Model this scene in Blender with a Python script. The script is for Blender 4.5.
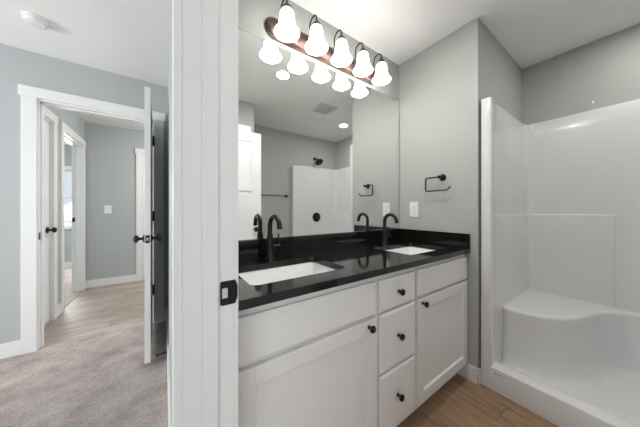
import bpy, bmesh, math, random
from math import pi, sin, cos, radians
from mathutils import Vector, Matrix

for o in list(bpy.data.objects):
    bpy.data.objects.remove(o, do_unlink=True)
SC = bpy.context.scene
COL = SC.collection

# ------------------------------------------------------------------ camera, world, lights, exposure
cd = bpy.data.cameras.new('camera')
cd.sensor_fit = 'HORIZONTAL'; cd.sensor_width = 36.0
cd.lens = 36.0 * 223.56 / 640.0
cd.shift_y = -(213.5 - 209.96) / 640.0
cd.clip_start = 0.02
cam = bpy.data.objects.new('camera', cd); COL.objects.link(cam)
cam.location = (0, 0, 1.1521)
cam.rotation_euler = (pi / 2, 0, 0.9617 - pi / 2)
SC.camera = cam

SC.view_settings.view_transform = 'Standard'
SC.view_settings.look = 'None'
SC.view_settings.gamma = 1.0
SC.view_settings.use_curve_mapping = False
SC.view_settings.exposure = 0.35
SC.cycles.max_bounces = 12
SC.cycles.diffuse_bounces = 8
SC.cycles.glossy_bounces = 6
SC.cycles.use_denoising = True
SC.cycles.sample_clamp_indirect = 6.0

w = bpy.data.worlds.new('daylight_sky'); SC.world = w; w.use_nodes = True
bg = w.node_tree.nodes['Background']
bg.inputs[0].default_value = (0.80, 0.90, 1.0, 1); bg.inputs[1].default_value = 0.7


def area(name, loc, target, sx, sy, power, color):
    l = bpy.data.lights.new(name, 'AREA'); l.shape = 'RECTANGLE'; l.size = sx; l.size_y = sy
    l.energy = power; l.color = color
    o = bpy.data.objects.new(name, l); COL.objects.link(o); o.location = loc
    o.rotation_euler = (Vector(target) - Vector(loc)).to_track_quat('-Z', 'Y').to_euler()
    return o


DAY = (0.97, 0.985, 1.0)
area('window_daylight', (-3.10, 1.65, 1.45), (-0.4, 1.75, 0.75), 1.3, 1.3, 54, DAY)        # bedroom side window
area('window_daylight', (-1.5, -2.10, 1.45), (-1.0, 2.2, 0.6), 1.7, 1.3, 26, DAY)           # bedroom rear window
area('window_daylight', (-1.85, 6.40, 1.45), (-1.2, 4.0, 0.5), 1.1, 1.1, 55, DAY)           # room beyond the hall


# ------------------------------------------------------------------ materials
def mat(name, col, rough=0.5, metal=0.0, coat=0.0, emit=None, strength=0.0, spec=0.5):
    m = bpy.data.materials.new(name); m.use_nodes = True
    b = m.node_tree.nodes['Principled BSDF']
    b.inputs['Base Color'].default_value = (*col, 1)
    b.inputs['Roughness'].default_value = rough
    b.inputs['Metallic'].default_value = metal
    b.inputs['Coat Weight'].default_value = coat
    b.inputs['Specular IOR Level'].default_value = spec
    if emit:
        b.inputs['Emission Color'].default_value = (*emit, 1)
        b.inputs['Emission Strength'].default_value = strength
    return m


def nodes(m):
    return m.node_tree.nodes, m.node_tree.links, m.node_tree.nodes['Principled BSDF']


def pos_scaled(m, scale=(1, 1, 1), rot=(0, 0, 0)):
    n, l, b = nodes(m)
    g = n.new('ShaderNodeNewGeometry'); mp = n.new('ShaderNodeMapping')
    mp.inputs['Scale'].default_value = scale; mp.inputs['Rotation'].default_value = rot
    l.new(g.outputs['Position'], mp.inputs['Vector'])
    return mp


def noise(m, vec, scale, detail=4, rough=0.55):
    n, l, b = nodes(m)
    t = n.new('ShaderNodeTexNoise'); t.inputs['Scale'].default_value = scale
    t.inputs['Detail'].default_value = detail; t.inputs['Roughness'].default_value = rough
    l.new(vec.outputs[0], t.inputs['Vector'])
    return t


def bump(m, src, strength, dist):
    n, l, b = nodes(m)
    bp = n.new('ShaderNodeBump'); bp.inputs['Strength'].default_value = strength
    bp.inputs['Distance'].default_value = dist
    l.new(src, bp.inputs['Height']); l.new(bp.outputs[0], b.inputs['Normal'])


def ramp(m, src, stops):
    n, l, b = nodes(m)
    r = n.new('ShaderNodeValToRGB'); e = r.color_ramp.elements
    while len(e) < len(stops): e.new(0.5)
    for k, (p, c) in enumerate(stops):
        e[k].position = p; e[k].color = (*c, 1)
    l.new(src, r.inputs[0])
    return r


def paint(name, col, rough=0.6, bscale=220, bstr=0.10):
    m = mat(name, col, rough, spec=0.3)
    t = noise(m, pos_scaled(m), bscale, 3)
    bump(m, t.outputs['Fac'], bstr, 0.002)
    return m


M = {}
M['bath_wall'] = paint('wall_paint_warm_lit', (0.425, 0.442, 0.418))  # same paint as the bedroom, warm lamp tint put into the colour
M['bed_wall'] = paint('wall_paint_daylit', (0.445, 0.475, 0.478))  # same paint as the bathroom, daylight tint put into the colour
M['ceiling'] = paint('ceiling_texture_paint', (0.87, 0.865, 0.855), 0.8, 55, 0.5)
M['trim'] = paint('white_trim_paint', (0.80, 0.80, 0.80), 0.35, 60, 0.03)
M['cabinet'] = paint('white_cabinet_paint', (0.76, 0.76, 0.755), 0.38, 60, 0.02)
M['black'] = mat('matte_black_metal', (0.008, 0.008, 0.0085), 0.34, 0.0, spec=0.35)
M['black_soft'] = mat('black_satin', (0.009, 0.009, 0.0095), 0.42, spec=0.3)
M['mirror'] = mat('mirror_glass', (0.93, 0.95, 0.93), 0.0, 1.0)
M['acrylic'] = mat('white_acrylic', (0.73, 0.73, 0.735), 0.24, 0, 0.15)
M['porcelain'] = mat('white_porcelain', (0.88, 0.88, 0.87), 0.10, 0, 0.5)
M['plastic'] = mat('white_plastic', (0.82, 0.82, 0.80), 0.35)
M['grey_slot'] = mat('grey_recess', (0.25, 0.25, 0.25), 0.6)
M['vent'] = mat('vent_grille_plastic', (0.62, 0.61, 0.59), 0.5)
M['steel'] = mat('satin_steel', (0.6, 0.6, 0.6), 0.3, 1.0)
M['bronze_dark'] = mat('dark_bronze', (0.050, 0.042, 0.038), 0.38, 0.7)
M['glass_shade'] = mat('lit_frosted_glass', (0.9, 0.9, 0.88), 0.3, emit=(1.0, 0.975, 0.945), strength=5.4)
M['led'] = mat('lit_led_lens', (0.9, 0.9, 0.9), 0.3, emit=(1.0, 0.975, 0.945), strength=8.0)
M['window_glass'] = mat('window_glass', (1, 1, 1), 0.0)
M['window_glass'].node_tree.nodes['Principled BSDF'].inputs['Transmission Weight'].default_value = 1.0

# brushed copper-bronze plate
m = mat('brushed_copper_plate', (0.36, 0.24, 0.20), 0.34, 0.85)
t = noise(m, pos_scaled(m, (3, 60, 260)), 1.0, 3)
r = ramp(m, t.outputs['Fac'], [(0.3, (0.085, 0.050, 0.042)), (0.7, (0.22, 0.150, 0.125))])
m.node_tree.links.new(r.outputs[0], nodes(m)[2].inputs['Base Color'])
M['copper'] = m

# polished black quartz with pale flecks
m = mat('black_quartz', (0.016, 0.016, 0.016), 0.08, 0, 0.0, spec=0.45)
t = noise(m, pos_scaled(m), 260, 2, 0.7)
r = ramp(m, t.outputs['Fac'], [(0.0, (0.007, 0.007, 0.007)), (0.68, (0.009, 0.009, 0.009)), (0.76, (0.07, 0.07, 0.07)), (0.85, (0.22, 0.22, 0.21))])
m.node_tree.links.new(r.outputs[0], nodes(m)[2].inputs['Base Color'])
M['quartz'] = m


def planks(name, along_y, c1, c2, c3, seam):
    m = mat(name, c1, 0.5, spec=0.35)
    n, l, b = nodes(m)
    rot = (0, 0, pi / 2) if along_y else (0, 0, 0)
    mp = pos_scaled(m, (1, 1, 1), rot)
    br = n.new('ShaderNodeTexBrick'); br.offset = 0.37; br.inputs['Scale'].default_value = 1.0
    br.inputs['Brick Width'].default_value = 1.22; br.inputs['Row Height'].default_value = 0.15
    br.inputs['Mortar Size'].default_value = 0.0014; br.inputs['Mortar Smooth'].default_value = 0.4
    br.inputs['Bias'].default_value = 0.0
    br.inputs['Color1'].default_value = (0, 0, 0, 1); br.inputs['Color2'].default_value = (1, 1, 1, 1)
    br.inputs['Mortar'].default_value = (0.5, 0.5, 0.5, 1)
    l.new(mp.outputs[0], br.inputs['Vector'])
    # grain shifted per plank
    ad = n.new('ShaderNodeVectorMath'); ad.operation = 'ADD'
    sc = n.new('ShaderNodeVectorMath'); sc.operation = 'SCALE'; sc.inputs['Scale'].default_value = 7.0
    l.new(br.outputs['Color'], sc.inputs[0]); l.new(mp.outputs[0], ad.inputs[0]); l.new(sc.outputs[0], ad.inputs[1])
    st = n.new('ShaderNodeMapping'); st.inputs['Scale'].default_value = (3.0, 22.0, 1.0)
    l.new(ad.outputs[0], st.inputs['Vector'])
    g1 = n.new('ShaderNodeTexNoise'); g1.inputs['Scale'].default_value = 1.6; g1.inputs['Detail'].default_value = 7
    g1.inputs['Roughness'].default_value = 0.62; g1.inputs['Distortion'].default_value = 0.5
    l.new(st.outputs[0], g1.inputs['Vector'])
    r = ramp(m, g1.outputs['Fac'], [(0.28, c3), (0.5, c1), (0.72, c2)])
    mx = n.new('ShaderNodeMix'); mx.data_type = 'RGBA'; mx.blend_type = 'MULTIPLY'; mx.inputs[0].default_value = 0.5
    tone = ramp(m, br.outputs['Color'], [(0.0, (0.60, 0.58, 0.56)), (1.0, (1.12, 1.10, 1.08))])
    l.new(r.outputs[0], mx.inputs[6]); l.new(tone.outputs[0], mx.inputs[7])
    m2 = n.new('ShaderNodeMix'); m2.data_type = 'RGBA'
    l.new(br.outputs['Fac'], m2.inputs[0]); l.new(mx.outputs[2], m2.inputs[6]); m2.inputs[7].default_value = (*seam, 1)
    l.new(m2.outputs[2], b.inputs['Base Color'])
    bump(m, g1.outputs['Fac'], 0.12, 0.002)
    return m


M['bath_floor'] = planks('brown_plank_floor', True, (0.330, 0.215, 0.132), (0.43, 0.295, 0.195), (0.190, 0.112, 0.064), (0.10, 0.06, 0.04))
M['hall_floor'] = planks('daylit_grey_beige_planks', False, (0.42, 0.365, 0.320), (0.53, 0.475, 0.43), (0.26, 0.215, 0.18), (0.20, 0.16, 0.13))  # bathroom planks again, paler and greyer with daylight put into the colour

# cut-pile carpet with brushed patches
m = mat('grey_beige_carpet', (0.4, 0.36, 0.34), 0.95, spec=0.1)
n, l, b = nodes(m)
mp = pos_scaled(m)
fine = noise(m, mp, 95, 5, 0.9)
mid = noise(m, pos_scaled(m, (1.0, 1.25, 1), (0, 0, 0.9)), 6.0, 6, 0.66)
a1 = n.new('ShaderNodeMapRange'); a1.inputs[1].default_value = .38; a1.inputs[2].default_value = .62
a2 = n.new('ShaderNodeMapRange'); a2.inputs[1].default_value = .30; a2.inputs[2].default_value = .68
l.new(fine.outputs['Fac'], a1.inputs[0]); l.new(mid.outputs['Fac'], a2.inputs[0])
mx = n.new('ShaderNodeMix'); mx.data_type = 'FLOAT'; mx.inputs[0].default_value = .42
l.new(a1.outputs[0], mx.inputs[2]); l.new(a2.outputs[0], mx.inputs[3])
r = ramp(m, mx.outputs[0], [(0.10, (0.24, 0.200, 0.180)), (0.5, (0.440, 0.388, 0.362)), (0.90, (0.64, 0.588, 0.558))])
l.new(r.outputs[0], b.inputs['Base Color'])
bump(m, fine.outputs['Fac'], 0.9, 0.010)
M['carpet'] = m


# ------------------------------------------------------------------ builders
def wloc(o):
    v = Vector((0, 0, 0))
    while o is not None:
        v += o.location; o = o.parent
    return v


def obj(name, bm, m, parent=None, smooth=None, label=None):
    bmesh.ops.remove_doubles(bm, verts=bm.verts, dist=1e-6)
    bmesh.ops.recalc_face_normals(bm, faces=bm.faces)
    me = bpy.data.meshes.new(name)
    if parent is not None:
        bmesh.ops.translate(bm, vec=-wloc(parent), verts=bm.verts)
    bm.to_mesh(me); bm.free()
    me.materials.append(m)
    if smooth is not None:
        for p in me.polygons: p.use_smooth = True
        me.set_sharp_from_angle(angle=radians(smooth))
    o = bpy.data.objects.new(name, me); COL.objects.link(o)
    if parent is not None: o.parent = parent
    if label: o['label'] = label
    return o


def tag(o, label, cat, group=None):
    o['label'] = label; o['category'] = cat; o['kind'] = 'thing'
    if group: o['group'] = group
    return o


def thing(name, label, cat, loc, group=None):
    o = bpy.data.objects.new(name, None); COL.objects.link(o)
    o.location = loc; o.empty_display_size = 0.05
    return tag(o, label, cat, group)


def struct(name, bm, m, parent=None, smooth=None):
    o = obj(name, bm, m, parent, smooth)
    if parent is None: o['kind'] = 'structure'
    return o


def new(): return bmesh.new()


def box(bm, x0, x1, y0, y1, z0, z1, bev=0.0, mtx=None):
    t = bmesh.new()
    vs = [t.verts.new((x, y, z)) for x in (x0, x1) for y in (y0, y1) for z in (z0, z1)]
    for f in ((0, 1, 3, 2), (4, 6, 7, 5), (0, 4, 5, 1), (2, 3, 7, 6), (0, 2, 6, 4), (1, 5, 7, 3)):
        t.faces.new([vs[i] for i in f])
    if bev: bmesh.ops.bevel(t, geom=t.edges[:], offset=bev, segments=2, profile=0.6, affect='EDGES')
    if mtx is not None: bmesh.ops.transform(t, matrix=mtx, verts=t.verts)
    merge(bm, t)
    return bm


def merge(bm, t):
    mp = {v: bm.verts.new(v.co) for v in t.verts}
    for f in t.faces:
        try: bm.faces.new([mp[v] for v in f.verts])
        except ValueError: pass
    t.free()


def B(*a, **k): return box(new(), *a, **k)


def loft(bm, loops, closed=True, cap0=False, cap1=False):
    rows = [[bm.verts.new(p) for p in L] for L in loops]
    n = len(rows[0])
    for a, c in zip(rows, rows[1:]):
        for i in range(n if closed else n - 1):
            j = (i + 1) % n
            try: bm.faces.new((a[i], a[j], c[j], c[i]))
            except ValueError: pass
    if cap0: bm.faces.new(rows[0][::-1])
    if cap1: bm.faces.new(rows[-1])
    return bm


def lathe(bm, prof, mtx=None, seg=28):
    """prof: (r, z) pairs round local z."""
    loops = []
    for r, z in prof:
        rr = max(r, 1e-5)
        L = [Vector((rr * cos(2 * pi * k / seg), rr * sin(2 * pi * k / seg), z)) for k in range(seg)]
        if mtx is not None: L = [mtx @ p for p in L]
        loops.append(L)
    loft(bm, loops, True, prof[0][0] > 1e-4, prof[-1][0] > 1e-4)
    return bm


def axis(loc, d):
    """matrix taking local z to direction d at loc."""
    return Matrix.Translation(Vector(loc)) @ Vector(d).to_track_quat('Z', 'Y').to_matrix().to_4x4()


def tube(bm, pts, r, seg=14, radii=None):
    P = [Vector(p) for p in pts]
    T = []
    for i in range(len(P)):
        a = P[max(i - 1, 0)]; c = P[min(i + 1, len(P) - 1)]
        T.append((c - a).normalized())
    u = T[0].orthogonal().normalized()
    loops = []
    for i, p in enumerate(P):
        u = (u - T[i] * u.dot(T[i])).normalized(); v = T[i].cross(u)
        rr = radii[i] if radii else r
        loops.append([p + (u * cos(2 * pi * k / seg) + v * sin(2 * pi * k / seg)) * rr for k in range(seg)])
    loft(bm, loops, True, True, True)
    return bm


def arc(c, a, b2, t0, t1, n):
    """points c + a*cos t + b2*sin t"""
    c, a, b2 = Vector(c), Vector(a), Vector(b2)
    return [c + a * cos(t0 + (t1 - t0) * k / n) + b2 * sin(t0 + (t1 - t0) * k / n) for k in range(n + 1)]


def fillet(pts, r, n=6):
    P = [Vector(p) for p in pts]; out = [P[0]]
    for a, p, c in zip(P, P[1:], P[2:]):
        d1 = (a - p).normalized(); d2 = (c - p).normalized()
        s, e = p + d1 * r, p + d2 * r
        for k in range(n + 1):
            t = k / n
            out.append(s * (1 - t) ** 2 + p * 2 * t * (1 - t) + e * t ** 2)
    out.append(P[-1])
    return out


def rrect(cx, cy, w2, h2, r, z, n=6):
    L = []
    for sx, sy, a0 in ((1, 1, 0), (-1, 1, pi / 2), (-1, -1, pi), (1, -1, 1.5 * pi)):
        for k in range(n + 1):
            a = a0 + pi / 2 * k / n
            L.append((cx + sx * (w2 - r) + r * cos(a), cy + sy * (h2 - r) + r * sin(a), z))
    return L


def slab_holes(bm, outer, holes, z0, z1):
    for z in (z0, z1):
        es = []
        for L in [outer] + holes:
            vs = [bm.verts.new((p[0], p[1], z)) for p in L]
            for i in range(len(vs)): es.append(bm.edges.new((vs[i], vs[(i + 1) % len(vs)])))
        bmesh.ops.triangle_fill(bm, use_beauty=True, use_dissolve=False, edges=es)
    for L in [outer] + holes:
        loft(bm, [[(p[0], p[1], z0) for p in L], [(p[0], p[1], z1) for p in L]])
    return bm


# ------------------------------------------------------------------ key dimensions
H = 2.44
XP0, XP1 = 0.0305, 0.130        # partition wall between bedroom and bathroom
XW = 1.717                      # wing wall (towel ring)
YM = 1.231                      # mirror wall
YW = 0.620                      # end of the wing wall = side of shower alcove
XS = 2.688                      # rear of shower alcove
YB = -0.880                     # wall facing the mirror
YD = 2.834                      # bedroom wall with the door
YH = 4.665                      # far wall of the hall
XH = -0.955                     # left wall of the hall
FB = -0.010                     # bathroom floor level
JY = 0.528                      # bathroom door jamb

# ------------------------------------------------------------------ setting: floors, ceilings
struct('floor_bathroom', B(XP0 + .02, XS + .1, YB - .1, YM + .1, -0.06, FB), M['bath_floor'])
struct('floor_bedroom', B(-3.3, XP0 + .02, -2.3, 2.900, -0.06, 0.0), M['carpet'])
struct('floor_hall', B(XH, 1.6, 2.900, YH + .1, -0.06, -0.002), M['hall_floor'])
struct('floor_far_room', B(-3.2, XH, 2.95, 6.6, -0.06, 0.004), M['carpet'])
struct('ceiling', B(-3.3, XS + .1, -2.3, 6.7, H, H + .08), M['ceiling'])

# ------------------------------------------------------------------ setting: bathroom walls
struct('wall_mirror_side', B(XP1, XW + .10, YM, YM + .10, -.05, H), M['bath_wall'])
struct('wall_wing', B(XW, XS + .1, YW, YM, -.05, H), M['bath_wall'])
struct('wall_shower_rear', B(XS, XS + .1, YB - .1, YW, -.05, H), M['bath_wall'])
struct('wall_facing_mirror', B(0.898, XS, YB - .1, YB, -.05, H), M['bath_wall'])
struct('wall_closet_bump', B(XP1, 0.898, YB - .1, -0.24, -.05, H), M['bath_wall'])
# partition: bath door opening runs from Y=-0.20 to JY
DH = 2.055
bm = new()
box(bm, XP0, XP1, JY + .018, YD, -.05, H)
box(bm, XP0, XP1, -0.20, JY + .018, DH + .02, H)
box(bm, XP0, XP1, -2.3, -0.20, -.05, H)
struct('wall_partition', bm, M['bed_wall'])
# the partition keeps the daylight-tinted wall paint on its bathroom side too
# ------------------------------------------------------------------ setting: bedroom and hall walls
OX0, OX1 = -0.848, -0.090       # bedroom door opening
bm = new()
box(bm, -3.3, OX0 - .018, YD, 2.945, -.05, H)
box(bm, OX1 + .018, 1.7, YD, 2.945, -.05, H)
box(bm, OX0 - .018, OX1 + .018, YD, 2.945, 2.072, H)
struct('wall_bedroom_door', bm, M['bed_wall'])


def wall_with_window(name, m, axis_x, pos, a0, a1, w0, w1, z0, z1, th):
    """wall in plane x=pos (axis_x) or y=pos with a window hole w0..w1, z0..z1"""
    bm = new()
    def bb(u0, u1, za, zb):
        if axis_x: box(bm, pos, pos + th, u0, u1, za, zb)
        else: box(bm, u0, u1, pos, pos + th, za, zb)
    bb(a0, w0, -.05, H); bb(w1, a1, -.05, H); bb(w0, w1, -.05, z0); bb(w0, w1, z1, H)
    return struct(name, bm, m)


def window(name, axis_x, pos, w0, w1, z0, z1, inward, mullion=True):
    bm = new()
    def bb(b, u0, u1, za, zb, d0, d1):
        d0, d1 = sorted((pos + d0 * inward, pos + d1 * inward))
        if axis_x: box(b, d0, d1, u0, u1, za, zb)
        else: box(b, u0, u1, d0, d1, za, zb)
    c = .075
    bb(bm, w0 - c, w0, z0 - c, z1 + c, 0, .016); bb(bm, w1, w1 + c, z0 - c, z1 + c, 0, .016)
    bb(bm, w0, w1, z1, z1 + c, 0, .016); bb(bm, w0, w1, z0 - c, z0, 0, .022)
    root = struct(name, bm, M['trim'])
    s = new(); f = .04
    bb(s, w0, w0 + f, z0, z1, -.07, -.03); bb(s, w1 - f, w1, z0, z1, -.07, -.03)
    bb(s, w0, w1, z0, z0 + f, -.07, -.03); bb(s, w0, w1, z1 - f, z1, -.07, -.03)
    if mullion: bb(s, w0, w1, (z0 + z1) / 2 - .02, (z0 + z1) / 2 + .02, -.07, -.03)
    obj('sash', s, M['trim'], root)
    g = new(); bb(g, w0 + f, w1 - f, z0 + f, z1 - f, -.053, -.048)
    obj('pane', g, M['window_glass'], root)
    return root


wall_with_window('wall_bedroom_side', M['bed_wall'], True, -3.3, -2.3, 2.95, 1.0, 2.3, 0.80, 2.10, .12)
window('window_1', True, -3.18, 1.0, 2.3, 0.80, 2.10, 1)
wall_with_window('wall_bedroom_rear', M['bed_wall'], False, -2.3, -3.3, XP0, -2.35, -0.65, 0.80, 2.10, .12)
window('window_2', False, -2.18, -2.35, -0.65, 0.80, 2.10, 1)

# hall: left wall with the closet door and an open doorway
A0, A1 = 3.000, 3.500           # hall closet opening
C0, C1 = 3.790, 4.550           # doorway to the far room
bm = new()
box(bm, XH - .105, XH, 2.945, A0 - .016, -.05, H)
box(bm, XH - .105, XH, A1 + .016, C0 - .016, -.05, H)
box(bm, XH - .105, XH, C1 + .016, YH, -.05, H)
box(bm, XH - .105, XH, A0 - .016, A1 + .016, 2.07, H)
box(bm, XH - .105, XH, C0 - .016, C1 + .016, 2.07, H)
struct('wall_hall_left', bm, M['bed_wall'])
bm = new()
box(bm, XH - .105, 1.6, YH, YH + .10, -.05, H)
struct('wall_hall_far', bm, M['bed_wall'])
struct('wall_hall_right', B(1.6, 1.7, 2.945, YH + .1, -.05, H), M['bed_wall'])
# room beyond the hall
struct('wall_far_room_near', B(-3.2, XH - .105, 2.945, 3.65, -.05, H), M['bed_wall'])
struct('wall_far_room_side', B(-3.3, -3.2, 2.945, 6.7, -.05, H), M['bed_wall'])
struct('wall_far_room_right', B(XH - .105, XH, YH + .1, 6.6, -.05, H), M['bed_wall'])
wall_with_window('wall_far_room_rear', M['bed_wall'], False, 6.5, -3.2, XH - .105, -2.4, -1.30, 0.85, 1.95, .12)
window('window_3', False, 6.5, -2.4, -1.30, 0.85, 1.95, -1)

# ------------------------------------------------------------------ trim
def casing(name, wall, pos, side, a0, a1, floor=0.0, w=.083, th=.016, top=2.068, header=2.150, ear=.012):
    """flat door casing round an opening a0..a1; wall 'x' (plane x=pos) or 'y'; side = direction it stands off"""
    bm = new()
    def bb(u0, u1, za, zb, t):
        d0, d1 = sorted((pos, pos + side * t))
        if wall == 'x': box(bm, d0, d1, u0, u1, za, zb, .0015)
        else: box(bm, u0, u1, d0, d1, za, zb, .0015)
    bb(a0 - w, a0, floor, top, th); bb(a1, a1 + w, floor, top, th)
    bb(a0 - w - ear, a1 + w + ear, top, header, th + .004)
    return struct(name, bm, M['trim'])


def jamb(name, wall, d0, d1, a0, a1, s0, s1, top=2.052, floor=0.0):
    """lining of an opening plus the door stop between s0 and s1"""
    bm = new(); t = .018
    def bb(u0, u1, e0, e1, za, zb):
        if wall == 'x': box(bm, e0, e1, u0, u1, za, zb, .001)
        else: box(bm, u0, u1, e0, e1, za, zb, .001)
    bb(a0 - t, a0, d0, d1, floor, top + t); bb(a1, a1 + t, d0, d1, floor, top + t); bb(a0, a1, d0, d1, top, top + t)
    bb(a0, a0 + .011, s0, s1, floor, top); bb(a1 - .011, a1, s0, s1, floor, top); bb(a0, a1, s0, s1, top - .011, top)
    return struct(name, bm, M['trim'])


casing('trim_1', 'y', YD, -1, OX0 - .005, OX1 + .005)
j = jamb('trim_2', 'y', YD, 2.945, OX0, OX1, YD + .038, YD + .072)
bm = new(); box(bm, OX0 - .0005, OX0 + .0015, YD + .004, YD + .032, .905, .965, .0006)
obj('strike_plate', bm, M['black'], j)
casing('trim_3', 'x', XH, 1, A0, A1)
jamb('trim_4', 'x', XH - .105, XH, A0, A1, XH - .085, XH - .055)
casing('trim_5', 'x', XH, 1, C0, C1)
j = jamb('trim_6', 'x', XH - .105, XH, C0, C1, XH - .066, XH - .036)
bm = new(); box(bm, XH - .099, XH - .072, C1 - .003, C1 + .0005, .985, 1.045, .0006)
obj('strike_plate', bm, M['black'], j)
casing('trim_7', 'y', YH, -1, -0.285, 0.480)
# bathroom doorway
bm = new()
box(bm, XP0 - .015, XP0, JY + .005, JY + .088, 0, 2.068, .0015)
box(bm, XP0 - .015, XP0, -0.288, -0.205, 0, 2.068, .0015)
box(bm, XP0 - .019, XP0, -0.30, JY + .100, 2.068, 2.150, .0015)
struct('trim_8', bm, M['trim'])
bm = new()
box(bm, XP1, XP1 + .011, JY + .003, JY + .075, FB, 2.068, .0015)
box(bm, XP1, XP1 + .011, -0.235, -0.205, FB, 2.068, .0015)
box(bm, XP1, XP1 + .013, -0.235, JY + .085, 2.068, 2.150, .0015)
struct('trim_9', bm, M['trim'])
j = jamb('trim_10', 'x', XP0, XP1, -0.20, JY, .066, .0955, top=2.060, floor=FB)
bm = new()
Z0, Z1 = .915, .969
slab_holes(bm, [(p[0], p[1]) for p in rrect(.1175, .9675, .0165, .0265, .004, 0, 4)], [[(p[0], p[1]) for p in rrect(.1105, .9675, .0062, .0115, .001, 0, 2)][::-1]], 0, .002)
bmesh.ops.transform(bm, matrix=Matrix(((1, 0, 0, 0), (0, 0, -1, JY - .0003), (0, 1, 0, 0), (0, 0, 0, 1))), verts=bm.verts)
loft(bm, [[(XP1 + .004, JY - .0022, .947), (XP1 + .004, JY - .0022, .988), (XP1 + .004, JY - .0004, .988), (XP1 + .004, JY - .0004, .947)],
          [(XP1 + .0078, JY - .0012, .953), (XP1 + .0078, JY - .0012, .982), (XP1 + .0078, JY + .0010, .982), (XP1 + .0078, JY + .0010, .953)]], True, True, True)
obj('strike_plate', bm, M['black_soft'], j, label='black strike plate with a square latch hole')
bm = new(); box(bm, .1043, .1167, JY - .0008, JY + .0002, .956, .979)
obj('latch_hole', bm, M['vent'], j)


def base(name, x0, x1, y0, y1, floor=0.0, h=.113):
    return struct(name, B(x0, x1, y0, y1, floor, floor + h, .003), M['trim'])


base('baseboard_bedroom_door_wall', -3.18, OX0 - .089, YD - .012, YD)
base('baseboard_partition', XP0 - .012, XP0, JY + .088, YD - .0001)
base('baseboard_hall_gap', OX1 + .089, XP0 - .012, YD - .012, YD)
base('baseboard_hall_left', XH, XH + .012, A1 + .083, C0 - .083)
base('baseboard_hall_far', XH, -0.369, YH - .012, YH)
base('baseboard_hall_near', XH, XH + .012, C1 + .083, YH - .012)
base('baseboard_wing_front', XW - .012, XW, YW - .010, .745, FB, .105)
base('baseboard_wing_end', XW - .012, 1.734, YW - .012, YW - .0005, FB, .105)
base('baseboard_facing_mirror', .898, 1.735, YB, YB + .012, FB, .105)
base('baseboard_far_room', -3.2, XH - .105, 6.488, 6.5, 0.004)


# ------------------------------------------------------------------ doors
def leaf_mesh(w, h, t, panels, stile=.112):
    """shaker leaf: x 0..w, y 0..t, z 0..h with recessed panels (z0, z1)"""
    bm = new()
    box(bm, 0, stile, 0, t, 0, h, .0015); box(bm, w - stile, w, 0, t, 0, h, .0015)
    zs = [0] + [z for p in panels for z in p] + [h]
    for a, b2 in zip(zs[0::2], zs[1::2]): box(bm, stile, w - stile, 0, t, a, b2)
    for a, b2 in panels: box(bm, stile - .002, w - stile + .002, .010, t - .010, a - .002, b2 + .002)
    return bm


KNOB = [(.0, 0), (.031, 0), (.0315, .004), (.029, .009), (.014, .012), (.0105, .020), (.0105, .030), (.015, .036), (.0235, .040), (.0275, .047),
        (.0275, .055), (.0245, .062), (.017, .066), (.006, .0675), (0, .0675)]


def door(name, hinge, ang, w, h, t, panels, knob_z, knob_sides, z0, hinges=0):
    """leaf along local +x from the hinge, rotated by ang round z"""
    mtx = Matrix.Translation((hinge[0], hinge[1], z0)) @ Matrix.Rotation(ang, 4, 'Z')
    bm = leaf_mesh(w, h, t, panels)
    bmesh.ops.transform(bm, matrix=mtx, verts=bm.verts)
    d = struct(name, bm, M['trim'])
    kx = w - .060
    for s in knob_sides:
        kb = new()
        lathe(kb, KNOB, mtx @ axis((kx, 0 if s < 0 else t, knob_z), (0, s, 0)))
        obj('door_knob', kb, M['black'], d, 40, label='round black knob')
    lp = new(); box(lp, w - .0008, w + .0012, t / 2 - .0125, t / 2 + .0125, knob_z - .029, knob_z + .029, .0004, mtx)
    obj('latch_plate', lp, M['black'], d)
    lb = new(); box(lb, w, w + .009, t / 2 - .006, t / 2 + .006, knob_z - .011, knob_z + .011, .002, mtx)
    obj('latch_bolt', lb, M['steel'], d)
    if hinges:
        for hz in (.315, 1.06, 1.82):
            hb = new()
            lathe(hb, [(0, -.050), (.0095, -.050), (.0095, .050), (0, .050)], mtx @ Matrix.Translation((.000, t + .009, hz)), 12)
            box(hb, -.002, .034, t - .0006, t + .0022, hz - .050, hz + .050, 0, mtx)
            obj('hinge', hb, M['black'], d, 40)
    return d


PAN = [(.23, 1.30), (1.43, 1.925)]
# bedroom door: hinged on the right jamb, swung into the bedroom (leaf runs towards -Y)
door('door_1', (-0.0935 - .035, 2.824), radians(-89.1), .760, 2.022, .035, PAN, .908, (-1, 1), .030, hinges=1)
# bathroom door: open against the closet wall, seen in the mirror
door('door_2', (XP1 + .012, -0.213), 0.0, .822, 2.058, .035, [(.23, 1.36), (1.435, 1.945)], .91, (-1, 1), .012)
# linen closet door on the bump wall behind it
casing('trim_11', 'y', -0.24, 1, .22, .760, floor=FB, ear=.010)
door('door_3', (.222, -0.262), 0.0, .536, 2.045, .035, PAN, .91, (), .012)
# hall closet door, closed
door('door_4', (XH - .018, A0 + .002), radians(90), .496, 2.035, .035, [(.34, 1.30), (1.43, 1.925)], .936, (-1,), .012)
# closed door on the hall's far wall
door('door_5', (-0.283, YH - .006), 0.0, .761, 2.045, .035, PAN, .936, (-1,), .012)

# door stop on the partition baseboard
bm = new()
lathe(bm, [(0, 0), (.012, 0), (.012, .005), (.005, .008), (.0042, .050), (.0075, .052), (.0085, .058), (.0075, .066), (0, .067)],
      axis((XP0 - .012, 2.078, .062), (-1, -.05, -.02)), 14)
tag(obj('door_stop', bm, M['black'], None, 40), 'small black rod door stop on the baseboard beside the open bedroom door', 'door stop')

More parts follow.
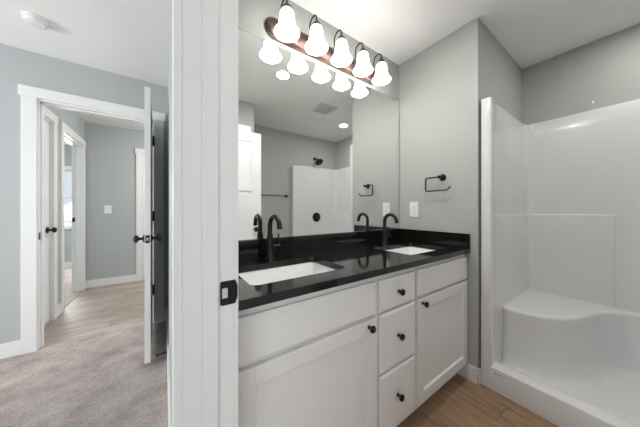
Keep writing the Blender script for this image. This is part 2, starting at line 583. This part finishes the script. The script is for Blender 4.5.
# ------------------------------------------------------------------ vanity cabinet
VX0, VX1 = .146, XW
CF = .690                       # face frame plane
van = thing('vanity_cabinet', 'long white shaker vanity cabinet with black knobs beneath the black countertop', 'cabinet', ((VX0 + VX1) / 2, .95, FB))
bm = new()
for xx in (VX0, .781, 1.079, VX1 - .017): box(bm, xx, xx + .016, CF + .018, YM - .002, .085, .8585)   # sides and partitions
box(bm, VX0 + .016, VX1 - .017, CF + .018, YM - .002, .085, .101); box(bm, VX0 + .016, VX1 - .017, YM - .012, YM - .002, .101, .8585)
box(bm, VX0, VX1 - .001, CF, CF + .019, .085, .8585, .001)
obj('cabinet_box', bm, M['cabinet'], van)
bm = new(); box(bm, VX0, VX1 - .001, .748, .766, FB, .090)
obj('toe_kick', bm, M['cabinet'], van)

KN = [(0, 0), (.0085, 0), (.0085, .002), (.0058, .005), (.0052, .013), (.0075, .016), (.0135, .018), (.0158, .022), (.0155, .027), (.0120, .0305), (.005, .032), (0, .0322)]


def cab_knob(x, z, y, parent):
    kb = new(); lathe(kb, KN, axis((x, y, z), (0, -1, 0)), 20)
    obj('knob', kb, M['black'], parent, 40, label='round black knob')


FD = CF - .019                  # front faces of doors and drawers


def front(x0, x1, z0, z1, name, knob=None):
    bm = new()
    t = bmesh.new()
    # slab with a shallow chamfered edge
    i = .009
    L0 = [(x0, CF - .0005, z0), (x1, CF - .0005, z0), (x1, CF - .0005, z1), (x0, CF - .0005, z1)]
    L1 = [(x0, FD + .006, z0), (x1, FD + .006, z0), (x1, FD + .006, z1), (x0, FD + .006, z1)]
    L2 = [(x0 + i, FD, z0 + i), (x1 - i, FD, z0 + i), (x1 - i, FD, z1 - i), (x0 + i, FD, z1 - i)]
    loft(bm, [L0, L1, L2], True, True, True); t.free()
    o = obj(name, bm, M['cabinet'], van)
    if knob: cab_knob(knob[0], knob[1], FD, o)
    return o


def cab_door(x0, x1, z0, z1, knob):
    bm = new(); s = .058
    box(bm, x0, x0 + s, FD, CF - .0005, z0, z1, .0012); box(bm, x1 - s, x1, FD, CF - .0005, z0, z1, .0012)
    box(bm, x0 + s, x1 - s, FD, CF - .0005, z0, z0 + s, .0008); box(bm, x0 + s, x1 - s, FD, CF - .0005, z1 - s, z1, .0008)
    # sloped inner edge down to the panel
    a = [(x0 + s, FD + .0008, z0 + s), (x1 - s, FD + .0008, z0 + s), (x1 - s, FD + .0008, z1 - s), (x0 + s, FD + .0008, z1 - s)]
    q = .007
    c = [(x0 + s + q, FD + .009, z0 + s + q), (x1 - s - q, FD + .009, z0 + s + q), (x1 - s - q, FD + .009, z1 - s - q), (x0 + s + q, FD + .009, z1 - s - q)]
    loft(bm, [a, c], True, False, True)
    o = obj('cabinet_door', bm, M['cabinet'], van)
    cab_knob(knob[0], knob[1], FD, o)


front(.170, .777, .686, .832, 'false_front')
cab_door(.170, .777, .108, .673, (.725, .646))
front(.800, 1.076, .684, .830, 'drawer', (.932, .760))
front(.800, 1.076, .403, .674, 'drawer', (.930, .547))
front(.800, 1.076, .108, .393, 'drawer', (.926, .260))
front(1.099, 1.690, .686, .832, 'false_front')
cab_door(1.099, 1.690, .115, .675, (1.141, .651))

# ------------------------------------------------------------------ countertop with two cut-outs
S1, S2, SY = .468, 1.400, .913
SW, SD = .221, .148
top = new()
CY0 = .664
x1c = XW - .0005
slab_holes(top, [(VX0, CY0), (x1c, CY0), (x1c, YM - .001), (VX0, YM - .001)],
           [[(p[0], p[1]) for p in rrect(S1, SY, SW, SD, .032, 0)][::-1], [(p[0], p[1]) for p in rrect(S2, SY, SW, SD, .032, 0)][::-1]], .8595, .889)
ct = obj('countertop', top, M['quartz'])
tag(ct, 'polished black stone countertop with two sink cut-outs along the mirror wall', 'countertop')
ct_bs = new(); box(ct_bs, VX0, x1c, YM - .020, YM - .001, .8892, .989, .0015)
obj('backsplash', ct_bs, M['quartz'], ct)
ct_bs = new(); box(ct_bs, XW - .020, x1c, CY0, YM - .0202, .8892, .989, .0015)
obj('side_splash', ct_bs, M['quartz'], ct)


def sink(x, label):
    s = thing('sink', label, 'sink', (x, SY, .72), 'undermount vanity sinks')
    bm = new()
    L = [rrect(x, SY, SW + .022, SD + .022, .045, .8590), rrect(x, SY, SW + .004, SD + .004, .034, .8590), rrect(x, SY, SW + .000, SD + .000, .034, .852),
         rrect(x, SY, SW - .006, SD - .006, .036, .800), rrect(x, SY, SW - .012, SD - .012, .042, .757), rrect(x, SY, SW - .022, SD - .022, .042, .738),
         rrect(x, SY, SW - .045, SD - .045, .036, .729), rrect(x, SY, .030, .030, .0295, .724)]
    loft(bm, L, True, False, True)
    L2 = [[(p[0], p[1], p[2] - .010) for p in q] for q in L]
    obj('bowl', bm, M['porcelain'], s, 50)
    d = new(); lathe(d, [(0, .7245), (.030, .7245), (.031, .7275), (.026, .7295), (.020, .7275), (.018, .731), (0, .732)], Matrix.Translation((x, SY, 0)), 20)
    obj('drain', d, M['black'], s, 40)


sink(S1, 'white rectangular sink nearest the doorway, under the closer black faucet')
sink(S2, 'white rectangular sink at the wall end, under the faucet beside the white wall plate')


def faucet(x, y, label, turn):
    z = .889
    f = thing('faucet', label, 'faucet', (x, y, z), 'black gooseneck faucets')
    bm = new()
    lathe(bm, [(0, 0), (.026, 0), (.026, .004), (.0225, .008), (.0215, .040), (.0205, .075), (.0175, .110), (.0148, .128), (.0132, .134), (0, .134)], Matrix.Translation((x, y, z + .0003)))
    obj('faucet_body', bm, M['black'], f, 40)
    R = .053
    dx, dy = sin(turn), -cos(turn)
    pts = [(x, y, z + .128), (x, y, z + .15), (x, y, z + .172)] + arc((x + dx * R, y + dy * R, z + .175), (-dx * R, -dy * R, 0), (0, 0, R), 0, pi * .95, 18)
    d = (Vector(pts[-1]) - Vector(pts[-2])).normalized()
    pts += [Vector(pts[-1]) + d * .006, Vector(pts[-1]) + d * .014]
    bm = new(); tube(bm, pts, .0125, 18)
    sp = obj('spout', bm, M['black'], f, 40)
    a = new(); lathe(a, [(0, -.008), (.0134, -.008), (.0134, .004), (.009, .004), (0, .002)], axis(pts[-1], d), 18)
    obj('aerator', a, M['black'], sp, 40)
    h = new(); lathe(h, [(0, .015), (.0125, .015), (.0125, .056), (.0115, .059), (0, .0595)], axis((x, y, z + .062), (1, 0, 0)), 20)
    hd = obj('handle', h, M['black'], f, 40)
    lv = new(); tube(lv, [(x + .050, y, z + .068), (x + .0505, y, z + .100), (x + .051, y, z + .132)], .0044, 12)
    obj('lever', lv, M['black'], hd, 40)


faucet(.471, 1.150, 'tall black gooseneck faucet nearest the doorway, behind the closer sink', radians(4))
faucet(1.404, 1.136, 'tall black gooseneck faucet at the far end, behind the sink beside the white wall plate', 0)

# ------------------------------------------------------------------ mirror
wm = obj('wall_mirror', B(.165, XW - .0065, YM - .006, YM - .0005, .9895, 2.118), M['mirror'])
tag(wm, 'large frameless mirror filling the wall above the black backsplash', 'mirror')
bm = new(); box(bm, XW - .0064, XW - .0045, YM - .0062, YM - .0005, .9895, 2.1195); box(bm, .165, XW - .0064, YM - .0062, YM - .0005, 2.1181, 2.1195)
obj('glass_edge', bm, mat('ground_glass_edge', (.10, .12, .11), .4), wm)

# ------------------------------------------------------------------ vanity light with five bell shades
vl = thing('vanity_light', 'copper bar wall light with five glowing white bell shades above the mirror', 'wall light', (.940, YM, 2.213))
bm = new()
def stad(w2, h2, y, n=14):
    L = []
    for s, a0 in ((1, -pi / 2), (-1, pi / 2)):
        for k in range(n + 1):
            a = a0 + pi * k / n
            L.append((.940 + s * (w2 - h2) + h2 * cos(a), y, 2.213 + h2 * sin(a)))
    return L
loft(bm, [stad(.470, .062, YM - .0005), stad(.470, .062, YM - .008), stad(.463, .055, YM - .012), stad(.458, .050, YM - .020), stad(.452, .044, YM - .024), stad(.446, .038, YM - .026)], True, True, True)
obj('back_plate', bm, M['copper'], vl, 30)
SHY = 1.111
for k in range(5):
    x = .554 + k * .1955
    am = new()
    pts = [(x, YM - .024, 2.222), (x, YM - .036, 2.226), (x, YM - .044, 2.245), (x, YM - .046, 2.270)]
    pts += arc((x, SHY + .037, 2.300), (0, .037, 0), (0, 0, .036), 0.0, pi, 14)
    pts += [(x, SHY, 2.292)]
    tube(am, pts, .0048, 12)
    lathe(am, [(0, 0), (.016, 0), (.016, .004), (.010, .010), (0, .010)], axis((x, YM - .022, 2.222), (0, -1, 0)), 16)
    a = obj('lamp_arm', am, M['bronze_dark'], vl, 40)
    cp = new()
    lathe(cp, [(0, 2.292), (.0075, 2.291), (.010, 2.284), (.022, 2.268), (.031, 2.254), (.0315, 2.248), (.026, 2.2478), (0, 2.248)], Matrix.Translation((x, SHY, 0)), 22)
    obj('socket_cup', cp, M['bronze_dark'], a, 40)
    sh = new()
    pr = [(0, 2.2475), (.026, 2.247), (.032, 2.243), (.0365, 2.233), (.0395, 2.218), (.0415, 2.200), (.0440, 2.182), (.0475, 2.165), (.0525, 2.151), (.0600, 2.139), (.0665, 2.131), (.0700, 2.1245),
          (.0695, 2.1225), (.0670, 2.1235), (.0630, 2.129), (.0560, 2.139), (.0480, 2.153), (.0430, 2.168), (.0395, 2.185), (.036, 2.210), (.028, 2.232), (0, 2.238)]
    lathe(sh, pr, Matrix.Translation((x, SHY, 0)), 30)
    obj('glass_shade', sh, M['glass_shade'], a, 60, label='glowing frosted white bell shade')
    bl = new(); lathe(bl, [(0, 2.232), (.014, 2.230), (.016, 2.205), (.024, 2.185), (.028, 2.165), (.026, 2.146), (.015, 2.134), (0, 2.132)], Matrix.Translation((x, SHY, 0)), 18)
    obj('bulb', bl, M['glass_shade'], a, 60)
    pl = bpy.data.lights.new('bulb_glow', 'POINT'); pl.energy = 0.35; pl.shadow_soft_size = .022; pl.color = (1.0, .975, .945)
    po = bpy.data.objects.new('bulb_glow', pl); COL.objects.link(po); po.parent = a; po.location = Vector((x, SHY, 2.106)) - wloc(a)


# ------------------------------------------------------------------ recessed lights, vent, detector
def can_light(x, y, label, power):
    c = thing('recessed_light', label, 'ceiling light', (x, y, H), 'recessed ceiling lights')
    bm = new(); lathe(bm, [(.050, H - .0005), (.080, H - .0005), (.081, H - .004), (.074, H - .007), (.062, H - .0065), (.060, H - .003), (.050, H - .003)], Matrix.Translation((x, y, 0)), 32)
    obj('trim_ring', bm, M['plastic'], c, 40)
    bm = new(); lathe(bm, [(0, H - .001), (.061, H - .001), (.061, H - .0045), (0, H - .0055)], Matrix.Translation((x, y, 0)), 32)
    obj('lens', bm, M['led'], c, 40)
    l = bpy.data.lights.new('recessed_light_glow', 'AREA'); l.shape = 'DISK'; l.size = .11; l.energy = power; l.color = (1.0, .975, .945)
    o = bpy.data.objects.new('recessed_light_glow', l); COL.objects.link(o); o.location = (0, 0, -.012); o.parent = c


can_light(.928, .505, 'lit recessed ceiling light reflected under the copper lamp bar', 8)
can_light(2.235, -.130, 'lit recessed ceiling light over the shower, beside the reflected vent', 4)

v = thing('exhaust_vent', 'square grey exhaust vent grille on the ceiling, seen in the mirror', 'vent', (1.672, .150, H))
bm = new(); box(bm, 1.552, 1.792, .030, .270, H - .012, H - .0005, .004)
obj('vent_frame', bm, M['vent'], v)
bm = new()
for k in range(9): box(bm, 1.580, 1.764, .058 + k * .0215, .058 + k * .0215 + .012, H - .017, H - .011)
obj('grille', bm, M['vent'], v)

d = thing('smoke_detector', 'round white smoke detector on the bedroom ceiling near the top corner', 'smoke detector', (-.705, 2.335, H))
bm = new(); lathe(bm, [(0, 0), (.066, 0), (.066, -.010), (.060, -.014)], Matrix.Translation((-.705, 2.335, H - .0003)), 36)
obj('mounting_ring', bm, M['plastic'], d, 30)
bm = new(); lathe(bm, [(.056, -.012), (.057, -.020), (.053, -.029), (.044, -.034), (.020, -.036), (0, -.036)], Matrix.Translation((-.705, 2.335, H)), 36)
lathe(bm, [(0, -.0355), (.009, -.0355), (.009, -.038), (0, -.0385)], Matrix.Translation((-.672, 2.320, H)), 16)
obj('cover', bm, M['plastic'], d, 30)

# ------------------------------------------------------------------ outlet, hall switch
o_ = thing('light_switch', 'white single wall plate above the black side splash, under the towel ring', 'wall plate', (XW, 1.083, 1.157))
bm = new(); box(bm, XW - .006, XW - .0005, 1.045, 1.122, 1.094, 1.220, .002)
obj('cover_plate', bm, M['plastic'], o_)
bm = new(); box(bm, XW - .009, XW - .005, 1.067, 1.100, 1.124, 1.190, .0012)
obj('rocker', bm, M['plastic'], o_)
bm = new()
for zz in (1.143, 1.172):
    box(bm, XW - .0095, XW - .0088, 1.075, 1.0775, zz - .006, zz + .006); box(bm, XW - .0095, XW - .0088, 1.088, 1.0905, zz - .005, zz + .005)
obj('socket_slot', bm, M['grey_slot'], o_)

h_ = thing('light_switch', 'white wall switch plate on the hall wall beyond the open bedroom door', 'light switch', (-.705, YH, 1.16))
bm = new(); box(bm, -.746, -.664, YH - .006, YH - .0005, 1.098, 1.222, .002)
obj('cover_plate', bm, M['plastic'], h_)
for xx in (-.705,):
    bm = new(); box(bm, xx - .016, xx + .016, YH - .009, YH - .005, 1.127, 1.193, .0012)
    obj('rocker', bm, M['plastic'], h_)

# ------------------------------------------------------------------ towel ring on the wing wall
tr = thing('towel_ring', 'black open square towel ring on the short wall beside the shower', 'towel ring', (XW, .850, 1.396))
bm = new(); lathe(bm, [(0, 0), (.025, 0), (.025, .006), (.020, .012), (.011, .020), (.010, .040), (.0115, .050), (.0115, .058), (0, .059)], axis((XW - .0004, .850, 1.396), (-1, 0, 0)), 22)
obj('mounting_post', bm, M['black'], tr, 40)
xr = XW - .050
bm = new(); tube(bm, fillet([(xr, .850, 1.396), (xr, .955, 1.396), (xr, .955, 1.296), (xr, .796, 1.296), (xr, .772, 1.320)], .013), .0056, 12)
obj('ring_bar', bm, M['black'], tr, 40)

# ------------------------------------------------------------------ towel bar on the wall facing the mirror
tb = thing('towel_bar', 'long black towel bar on the wall beside the shower, seen in the mirror', 'towel bar', (1.33, YB, 1.378))
for xx in (1.025, 1.640):
    bm = new(); lathe(bm, [(0, 0), (.025, 0), (.025, .006), (.018, .012), (.011, .020), (.0105, .055), (.0125, .060), (.0125, .070), (0, .071)], axis((xx, YB + .0004, 1.378), (0, 1, 0)), 20)
    obj('bar_post', bm, M['black'], tb, 40)
bm = new(); tube(bm, [(1.025, YB + .060, 1.378), (1.33, YB + .060, 1.378), (1.640, YB + .060, 1.378)], .0075, 14)
obj('bar', bm, M['black'], tb, 40)

# ------------------------------------------------------------------ one-piece acrylic shower
SHX0, SHX1 = 1.735, 2.672
YA, YZ = YW - .0015, YB + .0015        # outer limits against the alcove walls
shw = thing('shower_stall', 'white one-piece acrylic shower stall with moulded seat and low curb', 'shower', (2.2, -.13, FB))
PT = 1.116                              # height of the moulded ledge line


def half():
    """plan of half the surround: (x, inset from the side wall, outer x, outer inset, ztop, bulge)"""
    P = [(1.800, .008, 1.800, .004, 1.872, 0), (1.7395, .008, 1.74, .004, 1.885, 0), (1.735, .013, 1.738, .008, 1.888, 0), (1.735, .040, 1.745, .012, 1.889, 0), (1.735, .058, 1.755, .012, 1.890, 0), (1.7385, .064, 1.765, .010, 1.891, 0),
         (1.746, .0665, 1.78, .006, 1.892, 0), (1.775, .0655, 1.80, .003, 1.895, 0), (1.82, .058, 1.83, .001, 1.898, 0), (1.875, .043, 1.88, 0, 1.904, .3), (1.930, .033, 1.93, 0, 1.910, 1), (1.975, .030, 1.975, 0, 1.914, 1)]
    for k in range(1, 6): P.append((1.975 + (2.600 - 1.975) * k / 5, .030, 1.975 + (2.62 - 1.975) * k / 5, 0, 1.914, 1))
    return P


left = half()
rc = .070
ring = []                                # (x, y, ox, oy, zt, bulge, nx, ny) inner point, outer point, inward normal
for (x, ins, ox, oi, zt, bu) in left:
    ring.append((x, YA - ins, ox, YA - oi, zt, bu, 0, -1))
yc = YA - .030 - rc; xc = SHX1 - rc
for k in range(1, 9):
    a = pi / 2 - (pi / 2) * k / 8
    ring.append((xc + rc * cos(a), yc + rc * sin(a), XS - .002 if k > 4 else xc + (XS - .002 - xc) * k / 4, YA if k < 4 else yc + (YA - yc) * (8 - k) / 4, 1.914, 1, -cos(a), -sin(a)))
Y0b, Y1b = .108, -.372
ys = [.45, .36, .27, .19, Y0b + .004, Y0b - .010, 0.0, -.13, -.26, Y1b + .010, Y1b - .004, -.45, -.53, -.62, -.70]
for y in ys:
    bu = 0 if Y1b < y < Y0b else 1
    ring.append((SHX1, y, XS - .002, y, 1.914, bu, -1, 0))
mir = []
for i_, (x, y, ox, oy, zt, bu, nx, ny) in enumerate(ring[:len(left) + 8]):
    if i_ < len(left) + 4: bu = 0          # the plain end wall has no moulded ledge
    ym = YZ + (YA - y); mir.append((x, ym, ox, YZ + (YA - oy), zt, bu, nx, -ny))
ring += mir[::-1]
rows = []
BU = .016
for z, kk in ((FB + .002, 1), (.30, 1), (.46, 1), (.80, 1), (PT - .014, 1), (PT - .004, .9), (PT + .002, 0.0), (PT + .03, 0), (1.50, 0), (1.80, 0)):
    rows.append([(x + nx * BU * bu * kk, y + ny * BU * bu * kk, z) for (x, y, ox, oy, zt, bu, nx, ny) in ring])
rows.append([(x, y, zt - .007) for (x, y, ox, oy, zt, bu, nx, ny) in ring])
rows.append([(x + (ox - x) * .18, y + (oy - y) * .18, zt - .001) for (x, y, ox, oy, zt, bu, nx, ny) in ring])
rows.append([(x + (ox - x) * .4, y + (oy - y) * .4, zt) for (x, y, ox, oy, zt, bu, nx, ny) in ring])
rows.append([(ox, oy, zt) for (x, y, ox, oy, zt, bu, nx, ny) in ring])
bm = new(); loft(bm, rows, closed=False)
obj('surround', bm, M['acrylic'], shw, 38)
# curb and pan: cross-section extruded along Y
PZ = .060
sec = [(1.7352, FB + .001), (1.7352, .128), (1.7385, .136), (1.747, .140), (1.812, .141), (1.826, .138), (1.837, .128), (1.846, .100), (1.852, .080), (1.866, PZ + .006), (1.90, PZ), (2.20, PZ - .012), (2.66, PZ)]
bm = new()
loft(bm, [[(x, y, z) for (x, z) in sec] for y in (YA - .020, .30, -.13, -.55, YZ + .020)], closed=False)
obj('curb_and_pan', bm, M['acrylic'], shw, 40)
# moulded corner seat that runs into a narrow shelf along the rear wall
ft = [(2.030, YA - .034), (2.020, .540), (2.019, .480), (2.040, .385), (2.068, .340), (2.110, .297), (2.165, .258), (2.230, .226), (2.320, .196), (2.400, .177), (2.455, .157), (2.505, .130), (2.545, .102), (2.580, .068), (2.605, .020), (2.615, -.05), (2.618, -.20), (2.618, -.50), (2.618, YZ + .034)]
bk = [(2.668, YZ + .034), (2.668, -.30), (2.668, 0), (2.668, .15), (2.668, YA - .034)]
def off(poly, d):
    n = len(poly); R = []
    for i in range(n):
        if i >= len(ft): R.append(poly[i]); continue
        a = Vector(poly[max(i - 1, 0)]); c = Vector(poly[min(i + 1, len(ft) - 1)]); t = (c - a).normalized()
        nn = Vector((-t.y, t.x)); 
        R.append((poly[i][0] + nn.x * d, poly[i][1] + nn.y * d))
    return R
poly = ft + bk
bm = new()
loft(bm, [[(p[0], p[1], z) for p in off(poly, d)] for d, z in ((-.075, .046), (-.045, .054), (-.022, .085), (-.008, .16), (.002, .38), (0, .430), (.003, .441), (.010, .448), (.022, .4515), (.030, .4515))], True, False, True)
obj('seat', bm, M['acrylic'], shw, 40)
# small maker's mark moulded on the curb
bm = new()
box(bm, 1.7345, 1.7354, .522, .5335, .104, .113); box(bm, 1.7345, 1.7354, .497, .516, .106, .111)
obj('maker_mark', bm, M['grey_slot'], shw)

# shower head and valve on the far end wall
s_ = thing('overhead_shower', 'round black shower head on a short arm above the stall, seen in the mirror', 'shower head', (2.208, YB, 2.064))
bm = new(); lathe(bm, [(0, 0), (.030, 0), (.030, .004), (.020, .012), (.011, .014), (0, .014)], axis((2.208, YB + .0004, 2.064), (0, 1, 0)), 20)
tube(bm, [(2.208, YB + .01, 2.064), (2.208, YB + .05, 2.062), (2.208, YB + .085, 2.045), (2.208, YB + .110, 2.020)], .010, 14)
arm = obj('shower_arm', bm, M['black'], s_, 40)
bm = new(); lathe(bm, [(0, -.015), (.014, -.015), (.017, .010), (.030, .028), (.064, .042), (.072, .047), (.072, .055), (.066, .058), (0, .058)], axis((2.208, YB + .108, 2.022), (0, .62, -.78)), 30)
obj('spray_head', bm, M['black'], s_, 40)
yv = YZ + .0305
vv = thing('shower_valve', 'round black shower valve trim with lever on the stall end wall, seen in the mirror', 'shower valve', (2.222, yv, 1.024))
bm = new(); lathe(bm, [(0, .0003), (.082, .0003), (.082, .006), (.077, .010), (.030, .012), (.028, .040), (.024, .044), (0, .044)], axis((2.222, yv, 1.024), (0, 1, 0)), 36)
obj('valve_plate', bm, M['black_soft'], vv, 40)
bm = new(); box(bm, 2.213, 2.231, yv + .032, yv + .046, .950, 1.034, .004)
obj('valve_lever', bm, M['black'], vv)

# ------------------------------------------------------------------ unseen light added to brighten the hall (out of sight to the right)
hl = thing('added_hall_light', 'added round flush light for the hall, unseen round the corner of the bedroom door', 'ceiling light', (.75, 3.85, H))
bm = new(); lathe(bm, [(0, 0), (.15, 0), (.155, -.020), (.140, -.050), (.090, -.075), (0, -.085)], Matrix.Translation((.75, 3.85, H - .0005)), 32)
obj('diffuser', bm, mat('lit_diffuser', (.9, .9, .9), .4, emit=(1, .97, .93), strength=95.0), hl, 40)
